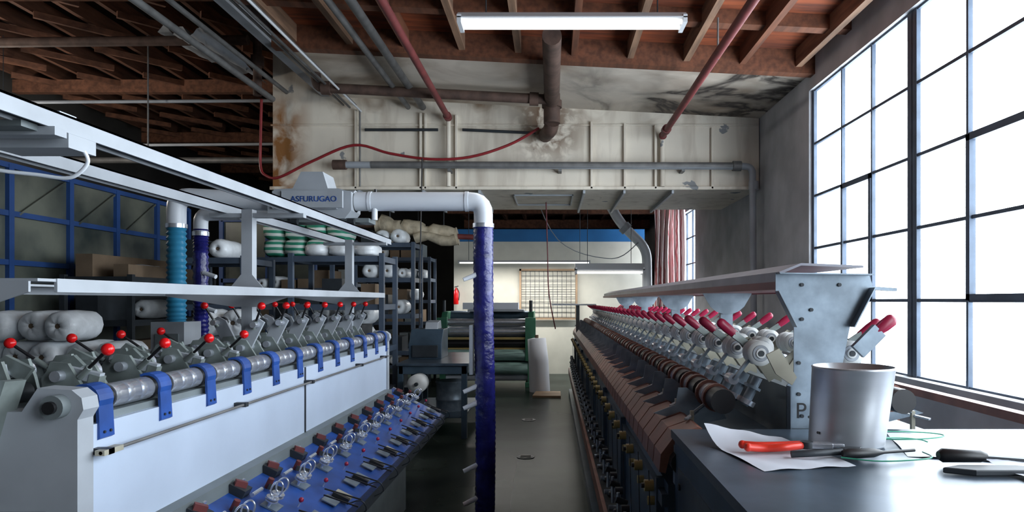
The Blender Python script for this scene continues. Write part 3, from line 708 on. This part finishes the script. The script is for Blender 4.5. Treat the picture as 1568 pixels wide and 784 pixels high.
def rack(name, x0, x1, y0, y1, top, levels, frame='rackblue', load=None, skip=()):
    b = B(name)
    for x in (x0, x1):
        for y in (y0, y1): b.box(x-.025, x+.025, y-.025, y+.025, 0, top, frame)
    for z in levels:
        b.box(x0, x1, y0, y1, z-.015, z+.0, frame)
        for y in (y0, y1): b.box(x0, x1, y-.015, y+.015, z-.05, z+.01, frame)
        for x in (x0, x1): b.box(x-.015, x+.015, y0, y1, z-.05, z+.01, frame)
        if load and z not in skip:
            x = x0+.06
            while x < x1-.22:
                w = random.uniform(.15, .26); h = random.uniform(.12, .28); k_ = random.choice(load)
                if k_ in ('carton', 'darkgrey', 'rackblue', 'midgrey'): b.box(x, x+w-.03, y0+.08, y1-.08, z+.001, z+h, k_)
                else:
                    r = min(w/2-.005, .11); b.roll((x+w/2-.01, (y0+y1)/2, z+r), r, min(.5, (y1-y0)-.12), k_, 14)
                x += w
    return b.build()
rack('metal_storage_rack', -2.7, -1.76, 7.1, 7.7, 1.99, (.15, .55, 1.0, 1.45, 1.95), load=['bag', 'carton', 'darkgrey'], skip=(1.95,))
rack('metal_storage_rack', -3.95, -2.85, 8.9, 9.6, 2.06, (.2, .7, 1.2, 1.65, 2.05), load=['bag', 'carton', 'carton', 'darkgrey'], skip=(2.05,))
rack('metal_storage_rack', -2.7, -1.9, 9.4, 9.95, 2.3, (.3, .8, 1.3, 1.8, 2.28), load=['bag', 'carton', 'darkgrey'])
rack('metal_storage_rack', -4.7, -4.05, 6.6, 8.2, 1.75, (.3, .8, 1.3, 1.72), 'darkgrey', ['carton', 'bag', 'darkgrey'])
rack('metal_storage_rack', -3.8, -3.1, 6.9, 7.6, 1.95, (.3, .9, 1.45, 1.92), 'rackblue', ['carton', 'bag', 'darkgrey'])
rack('metal_storage_rack', -3.3, -2.25, 12.6, 13.2, 2.3, (.3, .7, 1.1, 1.5, 1.9, 2.28), 'rackblue', ['carton', 'bag', 'midgrey', 'midgrey'])
rack('metal_storage_rack', -4.9, -3.6, 12.6, 13.2, 2.6, (.3, .8, 1.3, 1.8, 2.2, 2.58), 'rackblue', ['carton', 'bag', 'midgrey'])
bags('striped_sack_stack', [(-3.65+.28*k_, 9.2, 2.065+.125+.22*r_, .15, .3, .12) for r_ in range(2) for k_ in range(4)], 'stripe', .02)
bags('yarn_bag_stack', [(-2.5+.26*k_, 7.4, 1.965+.07, .13, .2, .07) for k_ in range(3)], 'bag', .03)

b = B('insulated_pipe')
pts = [(-2.6+.11*k_, 10.15, 2.62-.015*k_+.03*math.sin(k_*1.7)) for k_ in range(12)]
Q = []
for i, p in enumerate(pts):
    Q.append((p, .12+random.uniform(-.025, .03)))
    if i < 11: Q.append(((p[0]+.055, p[1], p[2]), .085+random.uniform(-.01, .04)))
b.loft(Q, 'bag2', 14)
Q = [((-2.0+.1*k_, 10.0, 2.40+.04*math.sin(k_)), .08+random.uniform(-.02, .03)) for k_ in range(7)]
b.loft(Q, 'bag2', 12); b.cyl((-3.4, 10.15, 2.63), (-2.6, 10.15, 2.62), .05, 'rust'); b.cyl((-1.5, 10.15, 2.45), (-1.0, 10.15, 2.43), .04, 'redpipe')
for X in (-2.4, -1.6): b.cyl((X, 10.15, 2.6), (X, 10.15, 2.82), .008, 'darkgrey', n=6)
b.build()

b = B('work_table')
b.box(-1.68, -.90, 7.4, 9.0, .79, .82, 'bluegrey_top'); b.box(-1.66, -.92, 7.42, 8.98, .70, .79, 'bluegrey')
for x in (-1.64, -.95):
    for y in (7.45, 8.9): b.box(x-.03, x+.03, y-.03, y+.03, 0, .79, 'bluegrey')
b.box(-1.65, -.95, 7.45, 8.9, .22, .24, 'bluegrey'); b.build(.004)
b = B('label_printer')
b.prism([(7.95,.82),(8.45,.82),(8.45,1.16),(8.1,1.16),(7.95,1.0)], -1.66, -1.28, 'bluegrey', 'YZ'); b.box(-1.62, -1.32, 7.93, 7.96, .84, .98, 'darkgrey')
b.prism([(8.1,1.16),(8.4,1.16),(8.35,1.26),(8.15,1.24)], -1.5, -1.35, 'lightgrey', 'YZ'); b.build(.006)
b = B('paper_roll')
b.loft([((-1.42, 7.2, .62), .03), ((-1.42, 7.2, .62), .10), ((-1.42, 7.38, .62), .10), ((-1.42, 7.38, .62), .03)], 'spool', 24, fixed=Vector((0,1,0)))
b.cyl((-1.42, 7.16, .62), (-1.42, 7.42, .62), .02, 'darkgrey'); b.build()
b = B('steel_drum')
b.loft([((-1.16, 7.9, .242), .17), ((-1.16, 7.9, .36), .17), ((-1.16, 7.9, .37), .178), ((-1.16, 7.9, .38), .17), ((-1.16, 7.9, .55), .17), ((-1.16, 7.9, .56), .18), ((-1.16, 7.9, .58), .18)], 'galv', 28); b.build()

b = B('green_textile_machine')
for x in (-1.95, -.42):
    b.prism([(11.9,0),(13.3,0),(13.3,1.05),(13.0,1.3),(12.2,1.3),(12.0,1.1),(11.9,.5)], x, x+.1, 'greenm', 'YZ')
    b.box(x-.04, x+.14, 11.8, 13.4, 0, .08, 'greenm'); b.cyl((x+.05, 12.1, 1.3), (x+.05, 12.1, 1.5), .03, 'darkgrey')
    b.box(x-.04, x+.14, 11.84, 11.9, .45, 1.2, 'greenm')
for (y, z, r, mm) in ((12.0,1.12,.06,'silver'),(12.1,.95,.09,'silver'),(12.0,.75,.08,'black'),(11.95,.55,.10,'cyan'),(11.95,.32,.11,'cyan'),(12.6,1.22,.09,'bluegrey'),(12.05,.15,.06,'paper')):
    b.cyl((-1.85, y, z), (-.42, y, z), r, mm, n=20)
b.box(-1.85, -.42, 12.4, 12.45, .1, 1.1, 'midgrey'); b.box(-1.5, -.5, 12.2, 12.6, 1.3, 1.34, 'lightgrey'); b.box(-1.6, -.6, 12.3, 12.5, 1.34, 1.46, 'paper')
b.box(-1.85, -.42, 11.88, 11.94, .82, .86, 'yellow'); b.bar((-1.85, 11.95, .66), (-.42, 11.95, .66), .03, .03, 'yellow')
b.build(.004)
b = B('fabric_roll')
b.loft([((-.20, 11.3, 0), .17), ((-.22, 11.3, .5), .165), ((-.25, 11.32, .87), .15), ((-.25, 11.32, .88), .05)], 'paper', 28); b.cyl((-.25, 11.32, .86), (-.25, 11.32, .93), .03, 'carton'); b.build()
b = B('cardboard_sheet'); b.prism([(-.30,10.6),(.14,10.55),(.14,11.1),(-.26,11.12)], 0, .03, 'plywood', 'XY'); b.build()
b = B('wire_grid_panel')
for i in range(13): x = -.62+1.1*i/12; b.cyl((x, 13.93, 1.15), (x, 13.93, 2.1), .005, 'darkgrey', n=5)
for i in range(11): z = 1.15+.95*i/10; b.cyl((-.62, 13.93, z), (.48, 13.93, z), .005, 'darkgrey', n=5)
for (x0, x1, z0, z1) in ((-.66,.52,1.11,1.15),(-.66,.52,2.1,2.14),(-.66,-.62,1.11,2.14),(.48,.52,1.11,2.14)): b.box(x0, x1, 13.9, 13.96, z0, z1, 'plywood')
b.build()
b = B('white_flue_pipe')
b.poly([(1.0, 12, 3.2), (1.2, 12, 2.85), (1.66, 12, 2.4), (1.68, 12, 1.0), (1.68, 12, 0)], .085, 'pvc', 18)
b.cyl((1.25, 12, 2.80), (1.32, 12, 2.73), .11, 'lightgrey', n=18); b.build()
b = B('curtain'); vs = []; fs = []; N = 60
for i in range(N+1):
    u = i/N
    for j, (z, fl) in enumerate(((3.22, .7), (2.9, .8), (2.4, 1.0), (1.9, 1.1), (1.38, 1.25))):
        vs.append((1.93+.58*u+.02*math.sin(j+u*6), 12.9+.05*fl*math.sin(u*38+j*.3)+.03*math.sin(u*11), z))
for i in range(N):
    for j in range(4): a = i*5+j; fs.append((a, a+5, a+6, a+1))
b.add(vs, fs, 'curtain', True); b.cyl((1.8, 12.9, 3.24), (2.55, 12.9, 3.24), .015, 'greypipe'); b.build()
b = B('fire_extinguisher')
b.loft([((-1.94, 13.9, 1.42), .04), ((-1.94, 13.9, 1.43), .05), ((-1.94, 13.9, 1.68), .05), ((-1.94, 13.9, 1.73), .02), ((-1.94, 13.9, 1.76), .018)], 'red', 16)
b.bar((-1.97, 13.88, 1.77), (-1.89, 13.88, 1.79), .015, .015, 'black'); b.tube([(-1.92, 13.86, 1.76), (-1.87, 13.85, 1.65), (-1.88, 13.85, 1.5)], .008, 'black', n=6); b.build()
b = B('hanging_power_cable')
b.tube([(-.08, 9.5, 2.86), (-.06, 9.5, 2.2), (-.04, 9.5, 1.6), (.05, 9.6, 1.1)], .008, 'crimson2', n=6); b.build()
b = B('hanging_power_cable')
b.tube([(-1.55, 8.2, 3.2), (-1.57, 8.2, 2.2), (-1.58, 8.2, 1.2)], .008, 'black', n=6); b.build()
b = B('hanging_power_cable')
b.tube([(-.4, 11.3, 3.6), (.1, 11.3, 2.5), (1.0, 11.5, 2.2), (1.5, 11.9, 2.5)], .008, 'lightgrey', n=6); b.build()
for (x, y) in ((-.29, 8.6), (-.25, 6.56)):
    b = B('floor_drain'); b.cyl((x, y, 0), (x, y, .006), .085, 'darkgrey', n=24); b.cyl((x, y, .006), (x, y, .009), .06, 'black', n=20)
    for k_ in (-.03, 0, .03): b.box(x-.05, x+.05, y+k_-.005, y+k_+.005, .009, .012, 'greypipe')
    b.build()

# ------------------------------------------------------------------ light
w = bpy.data.worlds.new('overcast_sky'); S.world = w; w.use_nodes = True
bg = w.node_tree.nodes['Background']; bg.inputs['Color'].default_value = (.83,.92,1,1); bg.inputs['Strength'].default_value = 12.0
def area(name, loc, rot, sx, sy, e, col=(1,1,1), portal=False):
    l = bpy.data.lights.new(name, 'AREA'); l.shape = 'RECTANGLE'; l.size = sx; l.size_y = sy; l.energy = e; l.color = col
    o = bpy.data.objects.new(name, l); S.collection.objects.link(o); o.location = loc; o.rotation_euler = rot
    if portal: l.cycles.is_portal = True
    return o
R_ = (math.radians(90), 0, math.radians(90))
area('window_portal', (XR+.3, 4.0, 2.27), R_, 5.7, 2.66, 1, portal=True)
area('window_portal', (XR+.3, -.72, 2.27), R_, 2.55, 2.66, 1, portal=True)
area('window_portal', (XR+.3, 13.18, 2.2), R_, 1.65, 2.0, 1, portal=True)
area('tube_light', (.15, 5.0, 3.46), (0,0,0), 1.6, .15, 14, (1,.98,.95))
area('tube_light', (-.5, 13.2, 2.20), (0,0,0), 2.4, .1, 65, (1,.97,.92))
area('tube_light', (.9, 11.0, 1.92), (0,0,0), 1.0, .25, 16, (1,.97,.92))
area('tube_light', (-2.95, 13.6, 1.96), (0,0,0), .9, .1, 16, (.9,.97,1))
for (x, y) in ((-7.3, 6.5), (-7.6, 9.0)):  # point fills added beyond the left edge to brighten the hall
    l = bpy.data.lights.new('added_fill_light', 'POINT'); l.energy = 110; l.shadow_soft_size = .15; l.color = (1,.92,.82)
    o = bpy.data.objects.new('added_fill_light', l); S.collection.objects.link(o); o.location = (x, y, 3.5)

cam = bpy.data.cameras.new('camera'); co = bpy.data.objects.new('camera', cam); S.collection.objects.link(co)
co.location = (0, 0, 1.5); co.rotation_euler = (math.radians(90), 0, 0)
cam.sensor_width = 36; cam.lens = 1050/1568*36; cam.shift_x = -61/1568; cam.shift_y = 68/1568; cam.clip_start = .05; cam.clip_end = 200
S.camera = co
